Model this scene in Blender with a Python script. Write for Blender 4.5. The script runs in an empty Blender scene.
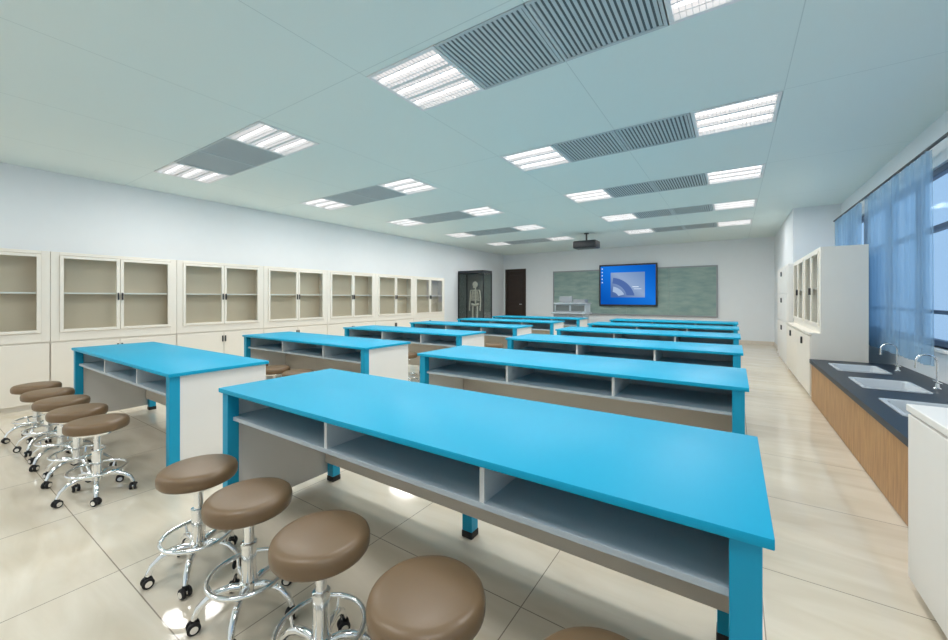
import bpy, bmesh, math, random
from mathutils import Vector, Matrix
random.seed(4)
PI = math.pi
SC = bpy.context.scene
COL = SC.collection
R = math.radians
try:
    SC.view_settings.view_transform = 'Standard'
    SC.view_settings.look = 'None'
except Exception: pass

# ------------------------------------------------------------ materials
def newmat(name):
    m = bpy.data.materials.new(name); m.use_nodes = True
    nt = m.node_tree; nt.nodes.clear()
    out = nt.nodes.new('ShaderNodeOutputMaterial')
    return m, nt, out
def mat(name, col, rough=.5, metal=0., var=.04, scale=6., bump=0., bscale=200., coat=0., emis=0., spec=.5):
    m, nt, out = newmat(name)
    p = nt.nodes.new('ShaderNodeBsdfPrincipled')
    tc = nt.nodes.new('ShaderNodeTexCoord')
    nz = nt.nodes.new('ShaderNodeTexNoise'); nz.inputs['Scale'].default_value = scale
    nt.links.new(tc.outputs['Object'], nz.inputs['Vector'])
    mx = nt.nodes.new('ShaderNodeMix'); mx.data_type = 'RGBA'
    mx.inputs[6].default_value = (*[c*(1-var) for c in col], 1)
    mx.inputs[7].default_value = (*[min(1, c*(1+var)) for c in col], 1)
    nt.links.new(nz.outputs['Fac'], mx.inputs[0])
    nt.links.new(mx.outputs[2], p.inputs['Base Color'])
    p.inputs['Roughness'].default_value = rough
    p.inputs['Metallic'].default_value = metal
    p.inputs['Coat Weight'].default_value = coat
    p.inputs['Specular IOR Level'].default_value = spec
    if emis:
        p.inputs['Emission Color'].default_value = (*col, 1); p.inputs['Emission Strength'].default_value = emis
    if bump:
        n2 = nt.nodes.new('ShaderNodeTexNoise'); n2.inputs['Scale'].default_value = bscale
        nt.links.new(tc.outputs['Object'], n2.inputs['Vector'])
        b = nt.nodes.new('ShaderNodeBump'); b.inputs['Strength'].default_value = bump; b.inputs['Distance'].default_value = .002
        nt.links.new(n2.outputs['Fac'], b.inputs['Height']); nt.links.new(b.outputs[0], p.inputs['Normal'])
    nt.links.new(p.outputs[0], out.inputs[0])
    return m
def emat(name, col, s):
    m, nt, out = newmat(name)
    e = nt.nodes.new('ShaderNodeEmission'); e.inputs[0].default_value = (*col, 1); e.inputs[1].default_value = s
    nt.links.new(e.outputs[0], out.inputs[0]); return m
def glassmat(name, tint, gl=.5, rough=.03):
    m, nt, out = newmat(name)
    t = nt.nodes.new('ShaderNodeBsdfTransparent'); t.inputs[0].default_value = (*tint, 1)
    g = nt.nodes.new('ShaderNodeBsdfGlossy'); g.inputs['Roughness'].default_value = rough
    fr = nt.nodes.new('ShaderNodeFresnel'); fr.inputs[0].default_value = 1.3
    ml = nt.nodes.new('ShaderNodeMath'); ml.operation = 'MULTIPLY'; ml.inputs[1].default_value = gl
    nt.links.new(fr.outputs[0], ml.inputs[0])
    mx = nt.nodes.new('ShaderNodeMixShader')
    nt.links.new(ml.outputs[0], mx.inputs[0]); nt.links.new(t.outputs[0], mx.inputs[1]); nt.links.new(g.outputs[0], mx.inputs[2])
    nt.links.new(mx.outputs[0], out.inputs[0]); return m
def gridmask(nt, x0, y0, tx, ty, w):
    """1 on grid lines"""
    tc = nt.nodes.new('ShaderNodeTexCoord'); sp = nt.nodes.new('ShaderNodeSeparateXYZ')
    nt.links.new(tc.outputs['Object'], sp.inputs[0])
    res = []
    for o, off, t in ((0, x0, tx), (1, y0, ty)):
        a = nt.nodes.new('ShaderNodeMath'); a.operation = 'SUBTRACT'; a.inputs[1].default_value = off - 50*t
        nt.links.new(sp.outputs[o], a.inputs[0])
        b = nt.nodes.new('ShaderNodeMath'); b.operation = 'DIVIDE'; b.inputs[1].default_value = t; nt.links.new(a.outputs[0], b.inputs[0])
        c = nt.nodes.new('ShaderNodeMath'); c.operation = 'FRACT'; nt.links.new(b.outputs[0], c.inputs[0])
        d = nt.nodes.new('ShaderNodeMath'); d.operation = 'LESS_THAN'; d.inputs[1].default_value = w/t; nt.links.new(c.outputs[0], d.inputs[0])
        res.append(d)
    mx = nt.nodes.new('ShaderNodeMath'); mx.operation = 'MAXIMUM'
    nt.links.new(res[0].outputs[0], mx.inputs[0]); nt.links.new(res[1].outputs[0], mx.inputs[1])
    return tc, mx
def floor_mat():
    m, nt, out = newmat('cream_marble_tiles')
    p = nt.nodes.new('ShaderNodeBsdfPrincipled')
    tc, g = gridmask(nt, -.72, 1.415, .815, .83, .0045)
    mp = nt.nodes.new('ShaderNodeMapping'); mp.inputs['Scale'].default_value = (1.0, 4, 1); mp.inputs['Rotation'].default_value = (0, 0, .12)
    nt.links.new(tc.outputs['Object'], mp.inputs[0])
    n = nt.nodes.new('ShaderNodeTexNoise'); n.inputs['Scale'].default_value = 1.8; n.inputs['Detail'].default_value = 9; n.inputs['Distortion'].default_value = .9
    nt.links.new(mp.outputs[0], n.inputs['Vector'])
    cr = nt.nodes.new('ShaderNodeValToRGB')
    cr.color_ramp.elements[0].position = .3; cr.color_ramp.elements[0].color = (.68, .60, .47, 1)
    cr.color_ramp.elements[1].position = .7; cr.color_ramp.elements[1].color = (.78, .71, .59, 1)
    nt.links.new(n.outputs['Fac'], cr.inputs[0])
    mx = nt.nodes.new('ShaderNodeMix'); mx.data_type = 'RGBA'; mx.inputs[7].default_value = (.32, .27, .21, 1)
    nt.links.new(g.outputs[0], mx.inputs[0]); nt.links.new(cr.outputs[0], mx.inputs[6])
    nt.links.new(mx.outputs[2], p.inputs['Base Color'])
    p.inputs['Roughness'].default_value = .08; p.inputs['IOR'].default_value = 1.5
    nt.links.new(p.outputs[0], out.inputs[0]); return m
def ceil_mat():
    m, nt, out = newmat('ceiling_panels')
    p = nt.nodes.new('ShaderNodeBsdfPrincipled')
    tc, g = gridmask(nt, -2.2525, 2.2-.3215, 1.287, 1.99, .006)
    mx = nt.nodes.new('ShaderNodeMix'); mx.data_type = 'RGBA'
    mx.inputs[6].default_value = (.78, .87, .84, 1); mx.inputs[7].default_value = (.62, .71, .69, 1)
    nt.links.new(g.outputs[0], mx.inputs[0]); nt.links.new(mx.outputs[2], p.inputs['Base Color'])
    p.inputs['Roughness'].default_value = .6
    nt.links.new(p.outputs[0], out.inputs[0]); return m
def wood_mat():
    m, nt, out = newmat('oak_wood')
    p = nt.nodes.new('ShaderNodeBsdfPrincipled'); tc = nt.nodes.new('ShaderNodeTexCoord')
    mp = nt.nodes.new('ShaderNodeMapping'); mp.inputs['Scale'].default_value = (8, 8, 1.0)
    nt.links.new(tc.outputs['Object'], mp.inputs[0])
    n = nt.nodes.new('ShaderNodeTexNoise'); n.inputs['Scale'].default_value = 4; n.inputs['Detail'].default_value = 6; n.inputs['Distortion'].default_value = .6
    nt.links.new(mp.outputs[0], n.inputs['Vector'])
    cr = nt.nodes.new('ShaderNodeValToRGB')
    cr.color_ramp.elements[0].position = .3; cr.color_ramp.elements[0].color = (.34, .165, .05, 1)
    cr.color_ramp.elements[1].position = .7; cr.color_ramp.elements[1].color = (.52, .28, .10, 1)
    nt.links.new(n.outputs['Fac'], cr.inputs[0]); nt.links.new(cr.outputs[0], p.inputs['Base Color'])
    p.inputs['Roughness'].default_value = .4
    nt.links.new(p.outputs[0], out.inputs[0]); return m
def curtain_mat():
    m, nt, out = newmat('sheer_blue_fabric')
    tc = nt.nodes.new('ShaderNodeTexCoord')
    n = nt.nodes.new('ShaderNodeTexNoise'); n.inputs['Scale'].default_value = 3
    nt.links.new(tc.outputs['Object'], n.inputs['Vector'])
    cr = nt.nodes.new('ShaderNodeValToRGB')
    cr.color_ramp.elements[0].color = (.38, .56, .72, 1); cr.color_ramp.elements[1].color = (.52, .70, .85, 1)
    nt.links.new(n.outputs['Fac'], cr.inputs[0])
    d = nt.nodes.new('ShaderNodeBsdfDiffuse'); t = nt.nodes.new('ShaderNodeBsdfTranslucent'); tr = nt.nodes.new('ShaderNodeBsdfTransparent')
    tr.inputs[0].default_value = (.86, .93, .98, 1)
    nt.links.new(cr.outputs[0], d.inputs[0]); nt.links.new(cr.outputs[0], t.inputs[0])
    a = nt.nodes.new('ShaderNodeMixShader'); a.inputs[0].default_value = .5
    nt.links.new(d.outputs[0], a.inputs[1]); nt.links.new(t.outputs[0], a.inputs[2])
    b = nt.nodes.new('ShaderNodeMixShader'); b.inputs[0].default_value = .62
    nt.links.new(a.outputs[0], b.inputs[1]); nt.links.new(tr.outputs[0], b.inputs[2])
    nt.links.new(b.outputs[0], out.inputs[0]); return m
def board_mat():
    m, nt, out = newmat('chalky_green_slate')
    p = nt.nodes.new('ShaderNodeBsdfPrincipled'); tc = nt.nodes.new('ShaderNodeTexCoord')
    mp = nt.nodes.new('ShaderNodeMapping'); mp.inputs['Scale'].default_value = (1, 1, 3)
    nt.links.new(tc.outputs['Object'], mp.inputs[0])
    n = nt.nodes.new('ShaderNodeTexNoise'); n.inputs['Scale'].default_value = 2.2; n.inputs['Detail'].default_value = 7
    nt.links.new(mp.outputs[0], n.inputs['Vector'])
    cr = nt.nodes.new('ShaderNodeValToRGB')
    cr.color_ramp.elements[0].position = .35; cr.color_ramp.elements[0].color = (.20, .31, .29, 1)
    cr.color_ramp.elements[1].position = .7; cr.color_ramp.elements[1].color = (.33, .43, .39, 1)
    nt.links.new(n.outputs['Fac'], cr.inputs[0]); nt.links.new(cr.outputs[0], p.inputs['Base Color'])
    p.inputs['Roughness'].default_value = .5
    nt.links.new(p.outputs[0], out.inputs[0]); return m
def gradient_mat(name, c0, c1, c2):
    m, nt, out = newmat(name)
    tc = nt.nodes.new('ShaderNodeTexCoord'); sp = nt.nodes.new('ShaderNodeSeparateXYZ')
    nt.links.new(tc.outputs['Generated'], sp.inputs[0])
    ad = nt.nodes.new('ShaderNodeMath'); ad.operation = 'ADD'; nt.links.new(sp.outputs[0], ad.inputs[0]); nt.links.new(sp.outputs[2], ad.inputs[1])
    hf = nt.nodes.new('ShaderNodeMath'); hf.operation = 'MULTIPLY'; hf.inputs[1].default_value = .5; nt.links.new(ad.outputs[0], hf.inputs[0])
    cr = nt.nodes.new('ShaderNodeValToRGB'); e = cr.color_ramp.elements
    e[0].position = .1; e[0].color = (*c0, 1); e[1].position = .95; e[1].color = (*c2, 1)
    x = e.new(.55); x.color = (*c1, 1)
    nt.links.new(hf.outputs[0], cr.inputs[0])
    em = nt.nodes.new('ShaderNodeEmission'); nt.links.new(cr.outputs[0], em.inputs[0])
    nt.links.new(em.outputs[0], out.inputs[0]); return m

M = dict(
    floor=floor_mat(), ceil=ceil_mat(), wood=wood_mat(), curtain=curtain_mat(), board=board_mat(),
    wall=mat('white_painted_wall', (.80, .83, .85), .6, var=.015),
    blue=mat('cyan_blue_laminate', (.008, .38, .61), .44, var=.01, spec=.17),
    bleg=mat('blue_painted_steel', (.008, .34, .55), .4, var=.02, spec=.3),
    white=mat('white_laminate', (.84, .82, .78), .4, var=.02),
    ivory=mat('warm_ivory_laminate', (.85, .80, .71), .4, var=.02),
    offw=mat('grey_white_panel', (.76, .76, .75), .4, var=.02),
    shelfg=mat('blue_grey_shelf_panel', (.50, .56, .60), .45, var=.01),
    beige=mat('beige_panel', (.70, .63, .54), .4, var=.03),
    rubber=mat('black_rubber', (.012, .012, .014), .6),
    chrome=mat('polished_chrome', (.92, .93, .94), .14, 1., var=.02),
    leather=mat('brown_leatherette', (.195, .122, .062), .36, bump=.1, bscale=350, var=.05, spec=.5),
    lining=mat('taupe_cabinet_lining', (.76, .64, .49), .6),
    handle=mat('dark_metal_handle', (.05, .05, .055), .35, .7),
    alu=mat('grey_slat_metal', (.54, .60, .62), .5, .0),
    dark=mat('dark_void', (.11, .135, .145), .8),
    black=mat('black_plastic', (.018, .02, .024), .35),
    smoke=mat('smoky_grey_panel', (.16, .18, .175), .35),
    casebk=mat('grey_case_backing', (.27, .28, .275), .5),
    grey=mat('grey_plastic', (.30, .32, .34), .4),
    brown=mat('dark_brown_wood', (.032, .017, .011), .4, var=.3),
    stone=mat('dark_epoxy_worktop', (.022, .032, .045), .4, var=.2, scale=40, spec=.3),
    sink=mat('grey_white_ceramic', (.55, .59, .62), .25),
    navy=mat('navy_window_frame', (.03, .06, .12), .4),
    bone=mat('ivory_plastic', (.78, .74, .66), .5),
    frame=mat('light_fitting_white', (.85, .85, .85), .35),
    blade=mat('louvre_blade_white', (.80, .79, .79), .5, 0., spec=.1),
    panel=emat('lamp_reflector_glow', (1., .97, .96), .92),
    tube=emat('fluorescent_tube_glow', (1., .98, .96), 3.5),
    glass=glassmat('clear_cabinet_glass', (.96, .975, .97), .3),
    dglass=glassmat('tinted_case_glass', (.86, .88, .87), .4),
    wglass=glassmat('window_glass', (.95, .98, 1.), .12),
    desktop=gradient_mat('screen_blue', (.003, .09, .45), (.01, .18, .72), (.003, .10, .50)),
    pic1=gradient_mat('screen_picture_gradient', (.07, .14, .36), (.28, .39, .60), (.16, .27, .50)),
    pic2=emat('swoosh_deep_blue', (.08, .15, .38), 1.0),
    pic4=emat('swoosh_pale_blue', (.38, .50, .70), 1.0),
    pic3=emat('screen_white', (.8, .9, 1.), 1.0),
)

# ------------------------------------------------------------ mesh builder
class MB:
    def __init__(s): s.bm = bmesh.new()
    def box(s, x0, x1, y0, y1, z0, z1, bev=0., seg=2):
        vs = [s.bm.verts.new((x, y, z)) for x in (x0, x1) for y in (y0, y1) for z in (z0, z1)]
        fs = [(0,1,3,2), (4,6,7,5), (0,4,5,1), (2,3,7,6), (0,2,6,4), (1,5,7,3)]
        faces = [s.bm.faces.new([vs[i] for i in f]) for f in fs]
        if bev:
            es = list({e for f in faces for e in f.edges})
            bmesh.ops.bevel(s.bm, geom=es, offset=bev, segments=seg, affect='EDGES', profile=.5)
        return s
    def poly(s, pts):
        s.bm.faces.new([s.bm.verts.new(p) for p in pts]); return s
    def tube(s, pts, r, n=12, closed=False, cap=True):
        pts = [Vector(p) for p in pts]; rings = []; N = len(pts)
        up = None
        for i, p in enumerate(pts):
            if closed: t = pts[(i+1) % N] - pts[i-1]
            else: t = pts[min(i+1, N-1)] - pts[max(i-1, 0)]
            t.normalize()
            if up is None:
                up = t.orthogonal().normalized()
            up = (up - t*up.dot(t)).normalized()
            b = t.cross(up)
            rr = r[i] if isinstance(r, (list, tuple)) else r
            rings.append([s.bm.verts.new(p + (up*math.cos(2*PI*k/n) + b*math.sin(2*PI*k/n))*rr) for k in range(n)])
        for i in range(N if closed else N-1):
            a, b = rings[i], rings[(i+1) % N]
            for k in range(n): s.bm.faces.new((a[k], a[(k+1) % n], b[(k+1) % n], b[k]))
        if cap and not closed:
            s.bm.faces.new(rings[0][::-1]); s.bm.faces.new(rings[-1])
        return s
    def lathe(s, prof, c=(0, 0, 0), n=32, axis='z'):
        rings = []
        for (r, z) in prof:
            ring = []
            for k in range(n):
                a = 2*PI*k/n
                v = (r*math.cos(a), r*math.sin(a), z)
                if axis == 'x': v = (v[2], v[0], v[1])
                if axis == 'y': v = (v[0], v[2], v[1])
                ring.append(s.bm.verts.new((c[0]+v[0], c[1]+v[1], c[2]+v[2])))
            rings.append(ring)
        for a, b in zip(rings, rings[1:]):
            for k in range(n): s.bm.faces.new((a[k], a[(k+1) % n], b[(k+1) % n], b[k]))
        s.bm.faces.new(rings[0][::-1]); s.bm.faces.new(rings[-1])
        return s
    def sphere(s, c, r, sc=(1, 1, 1)):
        mtx = Matrix.Translation(c) @ Matrix.Diagonal((sc[0], sc[1], sc[2], 1))
        bmesh.ops.create_uvsphere(s.bm, u_segments=16, v_segments=10, radius=r, matrix=mtx); return s
    def rot(s, ang, ax='Z', c=(0, 0, 0)):
        bmesh.ops.rotate(s.bm, verts=s.bm.verts, cent=c, matrix=Matrix.Rotation(ang, 3, ax)); return s
    def move(s, v):
        bmesh.ops.translate(s.bm, verts=s.bm.verts, vec=v); return s
    def build(s, name, m, parent=None, smooth=False, recalc=True):
        if recalc: bmesh.ops.recalc_face_normals(s.bm, faces=s.bm.faces)
        me = bpy.data.meshes.new(name); s.bm.to_mesh(me); s.bm.free()
        me.materials.append(m)
        if smooth:
            for p in me.polygons: p.use_smooth = True
            try: me.set_sharp_from_angle(angle=R(40))
            except Exception: pass
        o = bpy.data.objects.new(name, me); COL.objects.link(o)
        if parent: o.parent = parent
        return o

def tag(o, label=None, cat=None, group=None, kind=None):
    if label: o['label'] = label
    if cat: o['category'] = cat
    if group: o['group'] = group
    if kind: o['kind'] = kind
    return o
def thing(name, loc, rz, label, cat, group=None):
    o = bpy.data.objects.new(name, None); COL.objects.link(o); o.empty_display_size = .1
    o.location = loc; o.rotation_euler = (0, 0, rz)
    return tag(o, label, cat, group)
def dup(root, loc, rz, label):
    r = root.copy(); COL.objects.link(r); r.location = loc; r.rotation_euler = (0, 0, rz); r['label'] = label
    for ch in list(root.children):
        c = ch.copy(); COL.objects.link(c); c.parent = r
        for g in list(ch.children):
            d = g.copy(); COL.objects.link(d); d.parent = c
    return r
ORD = ['first', 'second', 'third', 'fourth', 'fifth', 'sixth', 'seventh', 'eighth']

# ------------------------------------------------------------ room
XL, XR, YF, YB, ZC = -7.3, 1.535, -1.6, 13.0, 2.875
def struct(o): o['kind'] = 'structure'; return o
struct(MB().box(XL-.2, XR+.2, YF-.2, YB+.2, -.1, 0).build('floor', M['floor']))
MOD = .643
GR = [-1.93 + MOD*i for i in range(4)]
GL = [-5.88 + MOD*i for i in range(4)]
ROWS = [.22, 2.26, 4.21, 6.2, 8.2, 10.17]  # first row is out of view, added to light the foreground
ROWSL = [-.7, 2.2] + ROWS[2:]  # first left row is added behind the camera to brighten the near floor
c = MB()
hx = MOD/2
xs = [(XL-.2, GL[0]-hx, 0), (GL[0]-hx, GL[3]+hx, 1), (GL[3]+hx, GR[0]-hx, 0), (GR[0]-hx, GR[3]+hx, 2), (GR[3]+hx, XR+.2, 0)]
for x0, x1, h in xs:
    if not h: c.box(x0, x1, YF-.2, YB+.2, ZC, ZC+.1)
    else:
        ys = [YF-.2]
        for y in (ROWSL if h == 1 else ROWS): ys += [y-hx, y+hx]
        ys.append(YB+.2)
        for i in range(0, len(ys), 2): c.box(x0, x1, ys[i], ys[i+1], ZC, ZC+.1)
c.box(XL-.2, XR+.2, YF-.2, YB+.2, ZC+.14, ZC+.2)  # unseen slab added to stop world light leaking past the fittings
struct(c.build('ceiling', M['ceil']))
struct(MB().box(XL-.15, XL, YF-.15, YB+.15, 0, ZC).build('wall_left', M['wall']))
struct(MB().box(XL, XR, YF-.15, YF, 0, ZC).build('wall_front', M['wall']))
DX0, DX1, DZ = -7.2, -6.4, 2.3
w = MB()
w.box(XL, DX0, YB, YB+.15, 0, ZC).box(DX0, DX1, YB, YB+.15, DZ, ZC).box(DX1, XR, YB, YB+.15, 0, ZC)
struct(w.build('wall_back', M['wall']))
WINS = [(3.0, 8.8), (-1.2, 2.3)]; WZ0, WZ1 = .8, 2.45  # second window is out of view, added to bring in light
w = MB()
w.box(XR, XR+.15, YF, YB, 0, WZ0).box(XR, XR+.15, YF, YB, WZ1, ZC)
w.box(XR, XR+.15, YF, -1.2, WZ0, WZ1).box(XR, XR+.15, 2.3, 3.0, WZ0, WZ1).box(XR, XR+.15, 8.8, YB, WZ0, WZ1)
w.box(.89, XR, 9.1, YB, 0, ZC)
struct(w.build('wall_right', M['wall']))
struct(MB().box(DX1, .89, YB-.015, YB, 0, .09, .003).build('baseboard_back', M['beige']))
struct(MB().box(XL, XL+.015, 8.4, YB, 0, .09, .003).build('baseboard_left', M['beige']))
# door
d = thing('door_1', ((DX0+DX1)/2, YB, 0), 0, None, None); d['kind'] = 'structure'
hw = (DX1-DX0)/2
m = MB().box(-hw+.05, hw-.05, .01, .05, .01, DZ-.05)
for z0, z1 in ((.15, .95), (1.1, 2.1)):
    m.box(-hw+.15, hw-.15, -.002, .012, z0, z1, .008)
m.build('door_leaf', M['brown'], d)
MB().box(-hw-.03, -hw+.05, -.02, .12, 0, DZ+.03, .004).box(hw-.05, hw+.03, -.02, .12, 0, DZ+.03, .004).box(-hw+.05, hw-.05, -.02, .12, DZ-.05, DZ+.03, .004).build('door_frame', M['brown'], d)
MB().tube([(hw-.12, -.002, 1.02), (hw-.12, -.05, 1.02), (hw-.22, -.05, 1.02)], .01, 8).build('door_handle', M['chrome'], d, True)
# windows
for i, (y0, y1) in enumerate(WINS):
    t = thing('window_%d' % (i+1), (XR+.06, (y0+y1)/2, WZ0), 0, None, None); t['kind'] = 'structure'
    h = (y1-y0)/2; H = WZ1-WZ0
    f = MB().box(-.03, .03, -h, h, 0, .06, .004).box(-.03, .03, -h, h, H-.06, H, .004)
    n = 6 if h > 2 else 4
    for k in range(n+1):
        y = -h + .03 + (2*h-.06)*k/n
        f.box(-.03, .03, y-.03, y+.03, .06, H-.06, .004)
    f.box(-.025, .025, -h, h, 1.08, 1.13)
    f.box(-.02, .02, -h, h, .30, .335)
    f.build('window_frame', M['navy'], t)
    MB().box(-.004, .004, -h+.02, h-.02, .03, H-.03).build('pane', M['wglass'], t)
    MB().box(-.10, -.02, -h, h, -.03, .0, .004).build('window_sill', M['white'], t)

# ------------------------------------------------------------ ceiling fittings
LAMP = bpy.data.lights.new('lamp', 'AREA'); LAMP.shape = 'SQUARE'; LAMP.size = .56; LAMP.energy = 17.; LAMP.color = (1., .985, .965)
def make_light(loc, label):
    t = thing('ceiling_light', loc, 0, label, 'ceiling light', 'square recessed ceiling lights')
    a = MOD/2-.004; b = a-.028
    MB().box(-a, a, -a, -b, -.006, .08, .003).box(-a, a, b, a, -.006, .08, .003).box(-a, -b, -b, b, -.006, .08, .003).box(b, a, -b, b, -.006, .08, .003).box(-a, a, -a, a, .08, .1).build('frame', M['frame'], t)
    MB().box(-b, b, -b, b, .030, .040).build('reflector', M['panel'], t)
    for k in (-1, 0, 1):
        MB().tube([(-b+.01, k*b*.66, .018), (b-.01, k*b*.66, .018)], .012, 10).build('tube', M['tube'], t, True)
    m = MB()
    for k in (-1, 1):
        m.box(-b, b, k*b*.33-.014, k*b*.33+.014, 0.0, .006)
    for k in (-1, 0, 1):
        for q in (-1, 1):
            m.box(-b, b, k*b*.66+q*.045-.004, k*b*.66+q*.045+.004, 0.0, .004)
    for k in range(1, 18):
        x = -b + 2*b*k/18
        m.box(x-.0014, x+.0014, -b, b, -.001, .004)
    m.build('louvre', M['blade'], t)
    o = bpy.data.objects.new('lamp', LAMP); COL.objects.link(o); o.parent = t; o.location = (0, 0, -.012)
    return t
def make_vent(loc, label):
    t = thing('ceiling_vent', loc, 0, label, 'air vent', 'slatted ceiling vents')
    a = MOD/2-.004; b = a-.02
    MB().box(-a, a, -a, -b, -.006, .03, .003).box(-a, a, b, a, -.006, .03, .003).box(-a, -b, -b, b, -.006, .03, .003).box(b, a, -b, b, -.006, .03, .003).build('frame', M['alu'], t)
    MB().box(-b, b, -b, b, .004, .02).build('backing', M['dark'], t)
    m = MB(); n = 18
    for k in range(n):
        x = -b + 2*b*(k+.5)/n
        m.box(x-.0095, x+.0095, -b, b, .001, .004)
    m.build('slats', M['alu'], t)
    return t
L0 = V0 = None
for ri in range(6):
    for side, G, RW in (('left', GL, ROWSL), ('right', GR, ROWS)):
        y = RW[ri]
        rn = 'added unseen' if ri == 0 else ORD[ri-1]
        for k, x in enumerate(G):
            loc = (x, y, ZC)
            if k in (0, 3):
                e = 'left' if k == 0 else 'right'
                lb = 'square louvred light, %s end of %s ceiling row over %s benches' % (e, rn, side)
                if L0 is None: L0 = make_light(loc, lb)
                else: dup(L0, loc, 0, lb)
            else:
                e = 'left' if k == 1 else 'right'
                lb = 'grey slatted vent, %s of the pair in %s ceiling row over %s benches' % (e, rn, side)
                if V0 is None: V0 = make_vent(loc, lb)
                else: dup(V0, loc, 0, lb)

# ------------------------------------------------------------ benches
BL, BZ = 2.455, .75
def make_bench(loc, label, BD):
    t = thing('lab_bench', loc, 0, label, 'lab bench', 'blue-topped laboratory benches')
    hl, hd = BL/2, BD/2
    MB().box(-hl, hl, -hd, hd, BZ-.024, BZ, .0025, 2).build('bench_top', M['blue'], t, True)
    lx, ly, s = hl-.05, hd-.042, .03
    for x, y in ((-lx, -ly), (lx, -ly), (-lx+.042, ly), (lx-.042, ly), (0, ly)):
        l = MB().box(x-s, x+s, y-s, y+s, .035, BZ-.024, .003).build('leg', M['bleg'], t)
        MB().box(x-s-.003, x+s+.003, y-s-.003, y+s+.003, 0, .036, .005).build('rubber_foot', M['rubber'], l)
    for x in (-1, 1):
        MB().box(x*(lx+.010)-.012, x*(lx+.010)+.012, -ly+s, ly+.03, .05, BZ-.024).build('side_panel', M['white'], t)
    MB().box(-lx+.01, lx-.01, ly-.045, ly-.031, .13, BZ-.024).build('back_panel', M['beige'], t)
    MB().box(-lx+.0, lx-.0, -hd+.04, ly-.045, .572, .592, .002).build('shelf', M['shelfg'], t)
    for k in (-1, 1):
        x = k*lx/3 + (.065 if k < 0 else .09)
        MB().box(x-.009, x+.009, -hd+.042, ly-.045, .592, BZ-.024).build('divider', M['offw'], t)
    MB().box(-lx+.0, lx-.0, .16, .17, .592, BZ-.024).build('cubby_back', M['shelfg'], t)
    return t
BXR, BXL = -1.157, -4.31
NB = 6
SX = [-.895, -.44, .025, .48, .94]
stool_spots = []
for side, bx, BD in (('right', BXR, .725), ('left', BXL, .665)):
    B0 = None
    for n in range(NB):
        yc = 1.015 + 1.635*n + BD/2
        pos = ['nearest', 'second', 'third', 'fourth', 'fifth', 'farthest'][n]
        lb = 'long bright blue topped lab bench with open cubbies, %s in the %s block' % (pos, side)
        loc = (bx, yc, 0)
        if B0 is None: B0 = make_bench(loc, lb, BD)
        else: dup(B0, loc, 0, lb)
        for k, sx in enumerate(SX):
            off = -.225 if side == 'right' else (-.28 if n == 0 else -.25)
            stool_spots.append((bx+sx, 1.015+1.635*n+off, side, pos, k))

# ------------------------------------------------------------ stools
def make_stool(loc, label):
    t = thing('swivel_stool', loc, 0, label, 'stool', 'brown round swivel stools')
    prof = [(.001, .416), (.138, .416), (.149, .420), (.1545, .428), (.156, .440), (.156, .455), (.152, .467), (.142, .476), (.122, .480), (.07, .482), (.001, .483)]
    MB().lathe(prof, n=48).build('seat', M['leather'], t, True)
    MB().lathe([(.001, .395), (.10, .395), (.105, .405), (.105, .417), (.001, .417)], n=32).build('seat_plate', M['chrome'], t, True)
    MB().lathe([(.001, .10), (.034, .10), (.034, .135), (.027, .14), (.027, .27), (.029, .272), (.029, .285), (.018, .287), (.018, .396), (.001, .396)], n=24).build('column', M['chrome'], t, True)
    MB().tube([(.14*math.cos(2*PI*k/40), .14*math.sin(2*PI*k/40), .165) for k in range(40)], .009, 10, closed=True).build('foot_ring', M['chrome'], t, True)
    RC = .18
    for k in range(5):
        a = 2*PI*k/5 + .35
        ca, sa = math.cos(a), math.sin(a)
        P = [(.02, .115), (.06, .126), (.10, .124), (.135, .110), (.165, .084), (RC, .050)]
        l = MB().tube([(r*ca, r*sa, z) for r, z in P], [.015, .0145, .014, .0135, .0125, .011], 10)
        l.tube([(.122*ca, .122*sa, .118), (.138*ca, .138*sa, .165)], .006, 8)
        lo = l.build('leg', M['chrome'], t, True)
        w = MB()
        for sgn in (-1, 1):
            w.lathe([(.001, -.007), (.018, -.007), (.022, -.004), (.022, .004), (.018, .007), (.001, .007)], c=(sgn*.012, 0, .022), n=20, axis='x')
        w.box(-.006, .006, -.010, .010, .02, .052)
        w.rot(a + .6*k).move((RC*ca, RC*sa, 0))
        w.build('caster', M['rubber'], lo, True)
        h = MB().lathe([(.001, -.021), (.013, -.021), (.013, .021), (.001, .021)], c=(0, 0, .022), n=16, axis='x')
        h.rot(a + .6*k).move((RC*ca, RC*sa, 0))
        h.build('caster_hub', M['chrome'], lo, True)
    return t
S0 = None; stools = []
for (x, y, side, pos, k) in stool_spots:
    lb = 'brown round swivel stool, %s from the left at the %s bench of the %s block' % (ORD[k], pos, side)
    rz = random.uniform(0, 1.2)
    if S0 is None: S0 = make_stool((x, y, 0), lb); S0.rotation_euler.z = rz; stools.append(S0)
    else: stools.append(dup(S0, (x, y, 0), rz, lb))

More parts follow.
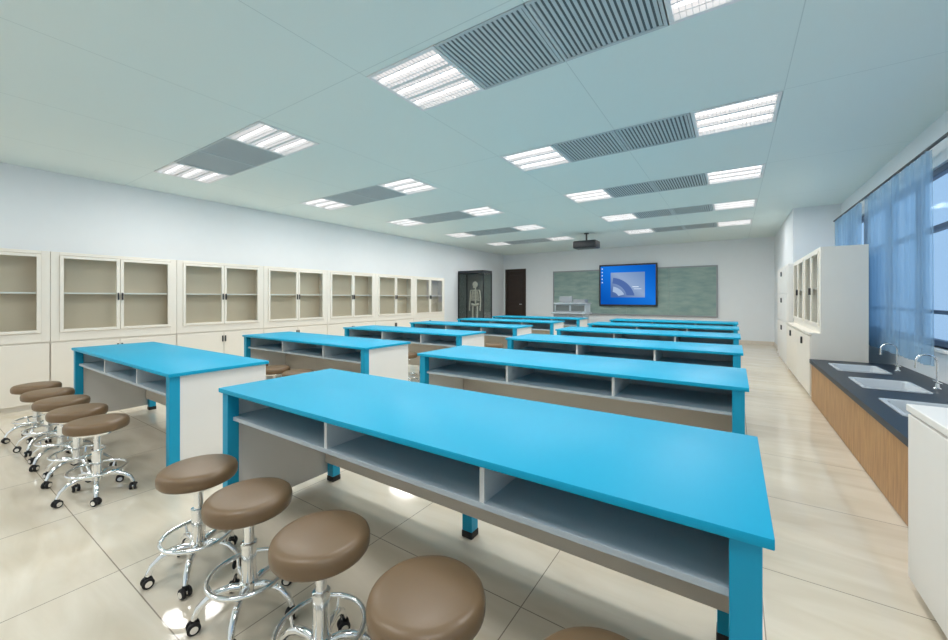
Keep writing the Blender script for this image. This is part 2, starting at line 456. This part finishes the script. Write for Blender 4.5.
# ------------------------------------------------------------ storage cabinets
def make_cabinet(loc, rz, label, w, depth, ztop, zb, rec, glass=True, group='white storage cabinets with glazed upper doors'):
    """front faces local -Y at y=0"""
    t = thing('storage_cabinet', loc, rz, label, 'cabinet', group)
    h = w/2-.002; st = .07; T = .018
    b = MB().box(-h, h, .018, depth, .05, zb-.0).box(-h+.01, h-.01, .04, depth, 0, .05)
    y0 = rec+.02
    if rec:
        b.box(-h, h, -.006, y0, zb-.004, zb+.02)
        b.box(-h-.0015, -h, .02, depth, 0.0, zb+.02).box(h, h+.0015, .02, depth, 0.0, zb+.02)
        b.box(-h-.0015, -h, y0, depth, zb+.02, ztop).box(h, h+.0015, y0, depth, zb+.02, ztop)
    b.box(-h, -h+T, y0, depth, zb, ztop).box(h-T, h, y0, depth, zb, ztop).box(-h+T, h-T, y0, depth, ztop-T, ztop)
    b.box(-h, -h+st, y0-.02, y0, zb, ztop, .002).box(h-st, h, y0-.02, y0, zb, ztop, .002)
    b.box(-h+st, h-st, y0-.02, y0, ztop-.035, ztop, .002).box(-h+st, h-st, y0-.02, y0, zb, zb+.10, .002)
    b.box(-h+T, h-T, y0, depth, zb, zb+.085)
    b.build('body', M['ivory'], t)
    bk = min(depth-.015, y0+.20)
    MB().box(-h+T, h-T, bk, bk+.01, zb+.085, ztop-T).build('lining', M['lining'], t)
    zm = (zb+.10+ztop)/2-.01
    MB().box(-h+T, h-T, y0+.01, bk, zm-.009, zm+.009).build('shelf', M['white'], t)
    for s in (-1, 1):
        a, c_ = (-h+st+.002, -.003) if s < 0 else (.003, h-st-.002)
        z0, z1 = zb+.105, ztop-.04
        f = .032
        d = MB().box(a, a+f, y0-.034, y0-.012, z0, z1, .002).box(c_-f, c_, y0-.034, y0-.012, z0, z1, .002).box(a+f, c_-f, y0-.034, y0-.012, z0, z0+f, .002).box(a+f, c_-f, y0-.034, y0-.012, z1-f, z1, .002).build('glass_door', M['ivory'], t)
        MB().box(a+f, c_-f, y0-.025, y0-.021, z0+f, z1-f).build('pane', M['glass'], d)
        hx_ = -.02 if s < 0 else .02
        zc = (z0+z1)/2-.03
        MB().box(hx_-.007, hx_+.007, y0-.055, y0-.034, zc-.045, zc+.045, .003).build('handle', M['handle'], d)
        a, c_ = (-h+.004, -.002) if s < 0 else (.002, h-.004)
        d = MB().box(a, c_, 0, .018, .06, zb-.02, .003).build('door', M['ivory'], t)
        zc = zb-.12
        MB().box(hx_-.007, hx_+.007, -.018, 0.002, zc-.045, zc+.045, .003).build('handle', M['handle'], d)
    return t
names = ['leftmost, cut by picture edge', 'second from the left', 'third from the left', 'middle of the seven', 'third from the far end', 'second from the far end', 'farthest, nearest the glass case']
for i in range(7):
    yc = (-.39+2.44*(i+.5))/2
    make_cabinet((-6.525, yc, 0), PI/2, 'ivory glass-doored cabinet along left wall, ' + names[i], 1.22, .7, 1.785, .75, 0, True, 'ivory glazed cabinets along the left wall')
make_cabinet((.77, 6.25+.64, 0), -PI/2, 'tall ivory cabinet with glazed upper doors on right, beside the sink counter', 1.26, .52, 1.87, .8, .10, True, 'ivory cabinets along the right wall')
make_cabinet((.77, 7.52+.64, 0), -PI/2, 'tall ivory cabinet with glazed upper doors on right, farther one beside pillar', 1.26, .52, 1.87, .8, .10, True, 'ivory cabinets along the right wall')
t = thing('wall_cupboard', (.79, 9.9, 0), -PI/2, 'shallow white closed cupboard against the pillar face beyond the glazed cabinets', 'cabinet')
MB().box(-.9, .9, .02, .098, 0, 1.87, .003).build('body', M['white'], t)
for k in range(2):
    for z0, z1 in ((.06, .78), (.82, 1.32), (1.34, 1.84)):
        d = MB().box(-.88+.88*k+.006, -.88+.88*(k+1)-.006, 0, .019, z0, z1, .003).build('door', M['white'], t)
        x = -.04 if k == 0 else .04
        MB().box(x-.007, x+.007, -.016, .002, z1-.16, z1-.07, .002).build('handle', M['handle'], d)

# near white side cabinet
t = thing('side_cabinet', (1.042, 1.1, 0), 0, 'low white cabinet in the right foreground at near end of sink counter', 'cabinet')
MB().box(-.405, .44, -1.3, 1.325, .05, .765, .003).box(-.38, .44, -1.28, 1.3, 0, .05).build('body', M['white'], t)
MB().box(-.425, .45, -1.32, 1.335, .765, .795, .004).build('top', M['white'], t)
for k in range(4):
    y0 = -1.29 + .653*k
    d = MB().box(-.423, -.405, y0+.003, y0+.65, .06, .755, .003).build('door', M['white'], t)
    y = y0+.60 if k % 2 == 0 else y0+.05
    MB().box(-.438, -.421, y-.006, y+.006, .58, .68, .002).build('handle', M['handle'], d)

# ------------------------------------------------------------ sink counter
CX0, CX1, CY0, CY1, CZ = .785, XR, 2.45, 6.24, .505
t = thing('counter_base', ((CX0+CX1)/2, (CY0+CY1)/2, 0), 0, 'oak wood base of the low sink counter below the windows', 'counter base')
hy = (CY1-CY0)/2; hxx = (CX1-CX0)/2
MB().box(-hxx+.02, hxx-.003, -hy, hy, .0, .13).box(-hxx+.02, -hxx+.04, -hy, hy, .13, CZ-.045).box(-hxx+.04, hxx-.003, -hy, -hy+.02, .13, CZ-.045).box(-hxx+.04, hxx-.003, hy-.02, hy, .13, CZ-.045).build('carcass', M['wood'], t)
for k in range(4):
    y0 = -hy + 2*hy*k/4
    MB().box(-hxx, -hxx+.02, y0+.001, y0+2*hy/4-.001, .01, CZ-.045).build('front_panel', M['wood'], t)
SY = [3.80, 4.73, 5.66]
m = MB(); x0, x1 = CX0-.02, CX1-.003
hx0, hx1 = .90, 1.27
ys = [CY0]
for y in SY: ys += [y-.25, y+.25]
ys.append(CY1)
m.box(x0, hx0, CY0, CY1, CZ-.045, CZ).box(hx1, x1, CY0, CY1, CZ-.045, CZ)
for i in range(0, len(ys), 2): m.box(hx0, hx1, ys[i], ys[i+1], CZ-.045, CZ)
tag(m.build('worktop', M['stone']), 'dark blue black continuous worktop holding three pale sinks', 'worktop')
snm = ['nearest sink, beside the low white cabinet', 'middle sink of the three', 'farthest sink, next to tall ivory cabinet']
def rrect(x, y, r, n=6):
    pts = []
    for cx, cy, a0 in ((x-r, y-r, 0), (-x+r, y-r, PI/2), (-x+r, -y+r, PI), (x-r, -y+r, 3*PI/2)):
        for k in range(n+1):
            a = a0 + PI/2*k/n
            pts.append((cx+r*math.cos(a), cy+r*math.sin(a)))
    return pts
for i, y in enumerate(SY):
    t = thing('sink', ((hx0+hx1)/2, y, CZ), 0, 'pale grey rectangular inset %s' % snm[i], 'sink', 'pale inset sinks in the dark worktop')
    m = MB(); loops = []
    for (dx, dy, r, z) in ((.20, .265, .03, .001), (.20, .265, .03, .008), (.175, .24, .03, .009), (.168, .233, .035, .0), (.16, .225, .04, -.16), (.12, .18, .03, -.175)):
        loops.append([m.bm.verts.new((px, py, z)) for px, py in rrect(dx, dy, r)])
    for a, b in zip(loops, loops[1:]):
        for k in range(len(a)): m.bm.faces.new((a[k], a[(k+1) % len(a)], b[(k+1) % len(a)], b[k]))
    m.bm.faces.new(loops[-1])
    m.build('basin', M['sink'], t, True, recalc=True)
    MB().lathe([(.001, -.176), (.03, -.176), (.03, -.170), (.02, -.169), (.001, -.171)], n=20).build('drain', M['chrome'], t, True)
    f = thing('faucet', (1.375, y, CZ), 0, 'tall chrome gooseneck faucet at %s' % snm[i], 'faucet', 'chrome gooseneck faucets')
    MB().lathe([(.001, 0), (.024, 0), (.024, .01), (.014, .018), (.011, .05), (.001, .05)], n=20).build('base', M['chrome'], f, True)
    pts = [(0, 0, .03), (0, 0, .22)] + [(-.06+.06*math.cos(a), 0, .22+.06*math.sin(a)) for a in [PI*k/10 for k in range(1, 10)]] + [(-.12, 0, .215), (-.12, 0, .18)]
    MB().tube(pts, .007, 12).lathe([(.001, .162), (.010, .162), (.010, .185), (.001, .185)], c=(-.12, 0, 0), n=14).build('spout', M['chrome'], f, True)
    MB().tube([(0, 0, .06), (0, -.05, .06)], .007, 10).box(-.007, .007, -.075, -.05, .053, .067, .003).build('tap_handle', M['chrome'], f, True)
    MB().tube([(0, 0, .06), (0, .05, .06)], .007, 10).box(-.007, .007, .05, .075, .053, .067, .003).build('tap_handle', M['chrome'], f, True)

# ------------------------------------------------------------ curtains
def curtain(y0, y1, x, z0, z1, label, folds):
    n = int((y1-y0)*110); rows = 14; m = MB(); g = []
    for j in range(rows+1):
        z = z0+(z1-z0)*j/rows; v = j/rows
        row = []
        for i in range(n+1):
            u = i/n; ph = 2*PI*folds*u
            amp = .020*(1-.35*v)*(1+.5*math.sin(ph*.23))
            row.append(m.bm.verts.new((x + amp*math.sin(ph+.6*math.sin(ph*.31)) + .005*math.sin(ph*2.3+v*2), y0+(y1-y0)*u + .006*math.sin(ph*1.7+v*3)*(1-v), z)))
        g.append(row)
    for j in range(rows):
        for i in range(n): m.bm.faces.new((g[j][i], g[j][i+1], g[j+1][i+1], g[j+1][i]))
    return tag(m.build('curtain', M['curtain'], None, True), label, 'curtain', 'sheer blue window curtains')
curtain(5.0, 7.0, 1.42, .66, 2.54, 'sheer blue pleated curtain over window, nearer to the picture edge', 22)
curtain(7.25, 8.85, 1.42, .66, 2.54, 'sheer blue pleated curtain above cabinets, farther one near pillar', 17)
t = thing('curtain_rod', (1.42, 5.0, 2.56), 0, 'dark curtain rod running above the right windows', 'curtain rod')
MB().tube([(0, -5, 0), (0, 3.95, 0)], .014, 10).build('rod', M['black'], t, True)
for y in (-4.8, -2, 2.12, 3.9):
    MB().box(-.008, .112, y-.01, y+.01, -.01, .01).build('bracket', M['black'], t)

# ------------------------------------------------------------ back wall
t = thing('chalkboard', (-2.84, YB, 0), 0, 'wide green chalkboard with grey frame on the back wall', 'chalkboard')
z0, z1, hw = .70, 2.18, 2.46
for k in range(4):
    a = -hw+.04 + (2*hw-.08)*k/4
    MB().box(a+.002, a+(2*hw-.08)/4-.002, -.035, -.02, z0+.04, z1-.04).build('board_panel', M['board'], t)
MB().box(-hw, hw, -.06, -.001, z0, z0+.04, .003).box(-hw, hw, -.045, -.001, z1-.04, z1, .003).box(-hw, -hw+.04, -.045, -.001, z0+.04, z1-.04, .003).box(hw-.04, hw, -.045, -.001, z0+.04, z1-.04, .003).build('frame', M['grey'], t)
t = thing('display_screen', (-2.8, YB-.07, 0), 0, 'large flat display showing blue desktop, mounted over the chalkboard', 'screen')
hw, z0, z1 = .87, .99, 2.32
MB().box(-hw, hw, -.05, .02, z0, z1, .006).build('housing', M['black'], t)
s = MB().box(-hw+.05, hw-.05, -.054, -.05, z0+.055, z1-.05).build('screen', M['desktop'], t)
MB().box(-.50, .52, -.057, -.054, z0+.28, z1-.26).build('picture', M['pic1'], s)
def crescent(cx, cz, r1, r2, ox, oz, t0, t1, y, mt, nm):
    P = [(cx+r1*math.cos(R(t0+(t1-t0)*k/20)), y, cz+r1*math.sin(R(t0+(t1-t0)*k/20))) for k in range(21)]
    Q = [(cx+ox+r2*math.cos(R(t0+(t1-t0)*k/20)), y, cz+oz+r2*math.sin(R(t0+(t1-t0)*k/20))) for k in range(20, -1, -1)]
    MB().poly(P+Q).build(nm, mt, s)
crescent(-.50, 1.16, .74, .50, .0, .06, 13, 84, -.0585, M['pic2'], 'dark_swoosh')
crescent(-.50, 1.16, .46, .24, .02, .05, 26, 80, -.059, M['pic4'], 'pale_swoosh')
m = MB()
for k in range(5):
    zc = z1-.13-.11*k
    m.box(-hw+.085, -hw+.115, -.057, -.054, zc-.015, zc+.015)
m.box(.16, .34, -.062, -.059, z0+.60, z0+.62)
m.box(.20, .42, -.062, -.059, z0+.54, z0+.552)
m.build('icons', M['pic3'], s)

# projector
t = thing('projector', (-3.08, 9.7, ZC), 0, 'dark ceiling projector hanging on short pole', 'projector')
MB().lathe([(.001, -.02), (.06, -.02), (.06, 0), (.001, 0)], n=20).tube([(0, 0, -.01), (0, 0, -.19)], .02, 12).box(-.08, .08, -.06, .06, -.20, -.185, .003).build('mount', M['black'], t, True)
b = MB().box(-.29, .29, -.19, .19, -.385, -.20, .03, 3)
b.build('body', M['black'], t, True)
MB().lathe([(.001, .0), (.045, .0), (.05, .03), (.05, .06), (.001, .06)], c=(.12, .17, -.29), n=20, axis='y').build('lens', M['grey'], t, True)
m = MB()
for k in range(6): m.box(-.22+.045*k, -.205+.045*k, -.194, -.188, -.34, -.25)
m.build('grille', M['black'], t)

# podium
t = thing('podium', (-3.90, 10.9, 0), 0, 'silver grey teacher console with equipment in front of the chalkboard', 'podium')
MB().box(-.44, .44, -.26, .28, .02, .80, .01).build('body', M['shelfg'], t)
MB().box(-.50, .50, -.33, .33, .80, .84, .01).box(-.46, .46, -.12, .30, .84, 1.08, .01).box(-.48, .48, -.18, .33, 1.08, 1.11, .006).build('top', M['shelfg'], t)
for k in (-1, 1):
    MB().box(k*.22-.21, k*.22+.21, -.276, -.26, .08, .76, .004).build('door', M['grey'], t)
MB().box(-.36, .02, .02, .06, 1.12, 1.30, .008).box(-.24, -.08, -.04, .10, 1.11, 1.12).build('monitor', M['grey'], t)
MB().box(.08, .42, -.08, .20, 1.11, 1.21, .006).build('equipment_box', M['grey'], t)
MB().box(-.42, -.02, -.132, -.12, .88, 1.04).box(.04, .42, -.132, -.12, .88, 1.04).build('control_panel', M['smoke'], t)
MB().box(-.38, .38, -.31, -.15, .84, .87, .005).build('keyboard_tray', M['grey'], t)

# display case and skeleton model
CXc, CYc = -6.80, 10.25
t = thing('display_case', (CXc, CYc, 0), 0, 'tall glass display case with dark frame beside the far door', 'display case')
a, b, H = .48, .25, 2.1
MB().box(-a, a, -b, b, 0, .12, .004).build('base', M['black'], t)
MB().box(-a, a, -b, b, H-.08, H, .004).build('top', M['black'], t)
for x in (-1, 1):
    for y in (-1, 1):
        MB().box(x*(a-.014)-.014, x*(a-.014)+.014, y*(b-.014)-.014, y*(b-.014)+.014, .12, H-.08).build('post', M['black'], t)
MB().box(-a+.028, a-.028, -b+.022, -b+.027, .12, H-.08).build('pane', M['dglass'], t)
MB().box(-a+.028, a-.028, b-.013, b-.008, .12, H-.08).build('back_panel', M['casebk'], t)
MB().box(a-.013, a-.008, -b+.028, b-.028, .12, H-.08).build('pane', M['dglass'], t)
MB().box(-a+.004, -a+.009, -b+.028, b-.028, .12, H-.08).build('pane', M['dglass'], t)
t = thing('skeleton_model', (CXc+.02, CYc-.02, .12), 0, 'ivory anatomical skeleton model standing inside the glass display case', 'skeleton model')
m = MB().sphere((0, 0, 1.55), .09, (.9, 1, 1.15)).box(-.035, .035, -.075, -.02, 1.44, 1.49, .01)
m.build('skull', M['bone'], t, True)
m = MB().tube([(0, .02, 1.46), (0, .03, 1.2), (0, .01, .95)], .02, 8)
for k in range(7):
    z = 1.33-.045*k; rx = .10+.012*min(k, 4); ry = .08
    m.tube([(rx*math.cos(q), ry*math.sin(q), z-.02*math.sin(q)) for q in [2*PI*j/20 for j in range(20)]], .011, 6, closed=True)
m.tube([(-.17, 0, 1.37), (0, -.03, 1.38), (.17, 0, 1.37)], .016, 8)
m.tube([(.11*math.cos(q), .07*math.sin(q), .92+.02*math.cos(2*q)) for q in [2*PI*j/20 for j in range(20)]], .032, 8, closed=True)
m.build('torso', M['bone'], t, True)
for s_ in (-1, 1):
    MB().tube([(s_*.17, 0, 1.36), (s_*.20, .01, 1.08), (s_*.20, -.02, .82)], .02, 8).sphere((s_*.20, -.02, .77), .035, (.5, .8, 1.4)).build('arm', M['bone'], t, True)
    MB().tube([(s_*.09, 0, .88), (s_*.08, -.01, .47), (s_*.08, 0, .08)], .026, 8).sphere((s_*.08, 0, .47), .035).box(s_*.08-.03, s_*.08+.03, -.13, .04, .03, .065, .01).build('leg', M['bone'], t, True)
MB().tube([(0, .06, .02), (0, .06, 1.2), (0, .03, 1.2)], .01, 8).lathe([(.001, 0), (.15, 0), (.15, .02), (.001, .025)], n=24).build('stand', M['chrome'], t, True)

t = thing('trim_1', (0, 0, 0), 0, None, None); t['kind'] = 'structure'
MB().box(.875, .89, 10.82, YB, 0, .09, .003).build('moulding', M['beige'], t)

# ------------------------------------------------------------ camera / world
cam = bpy.data.cameras.new('camera'); co = bpy.data.objects.new('camera', cam); COL.objects.link(co)
co.location = (0, 0, 1.25); co.rotation_euler = (PI/2, 0, R(33.7))
cam.sensor_width = 36; cam.lens = 390/948*36; cam.shift_y = -22/948; cam.clip_start = .02
SC.camera = co
w = bpy.data.worlds.new('world'); SC.world = w; w.use_nodes = True
bg = w.node_tree.nodes['Background']
sky = w.node_tree.nodes.new('ShaderNodeTexSky')
try:
    sky.sky_type = 'HOSEK_WILKIE'; sky.turbidity = 4
    sky.sun_direction = Vector((-.5, .2, .6)).normalized()
except Exception: pass
mixn = w.node_tree.nodes.new('ShaderNodeMix'); mixn.data_type = 'RGBA'; mixn.inputs[0].default_value = .88
w.node_tree.links.new(sky.outputs[0], mixn.inputs[6]); mixn.inputs[7].default_value = (.42, .64, .92, 1)
w.node_tree.links.new(mixn.outputs[2], bg.inputs[0]); bg.inputs[1].default_value = 1.1

# drop the stools that neither this view nor one a step aside can see
bpy.context.view_layer.update()
dg = bpy.context.evaluated_depsgraph_get()
f = 390.
def visible(st):
    n = 0
    for off in ((0, 0), (.4, .25), (-.4, -.25)):
        o = Vector((off[0], off[1], 1.25))
        for k in range(12):
            for rr, z in ((.15, .47), (.08, .48), (.20, .05), (.13, .165)):
                a = 2*PI*k/12
                p = Vector((st.location.x + rr*math.cos(a), st.location.y + rr*math.sin(a), z))
                q = p - Vector((0, 0, 1.25)); an = R(33.7)
                dd = -q.x*math.sin(an) + q.y*math.cos(an); uu = q.x*math.cos(an) + q.y*math.sin(an)
                if dd < .05 or abs(uu/dd)*f > 480: continue
                if 298 - f*q.z/dd > 660: continue
                dr = p - o; L = dr.length
                hit, loc, nr, ix, ob, mt = SC.ray_cast(dg, o, dr.normalized(), distance=L+.05)
                if hit:
                    while ob.parent: ob = ob.parent
                    if ob.name == st.name: n += 1
    return n
gone = [s_ for s_ in stools if visible(s_) < 2]
for s_ in gone:
    for ch in list(s_.children):
        for g in list(ch.children): bpy.data.objects.remove(g)
        bpy.data.objects.remove(ch)
    bpy.data.objects.remove(s_)
print('stools removed', len(gone))
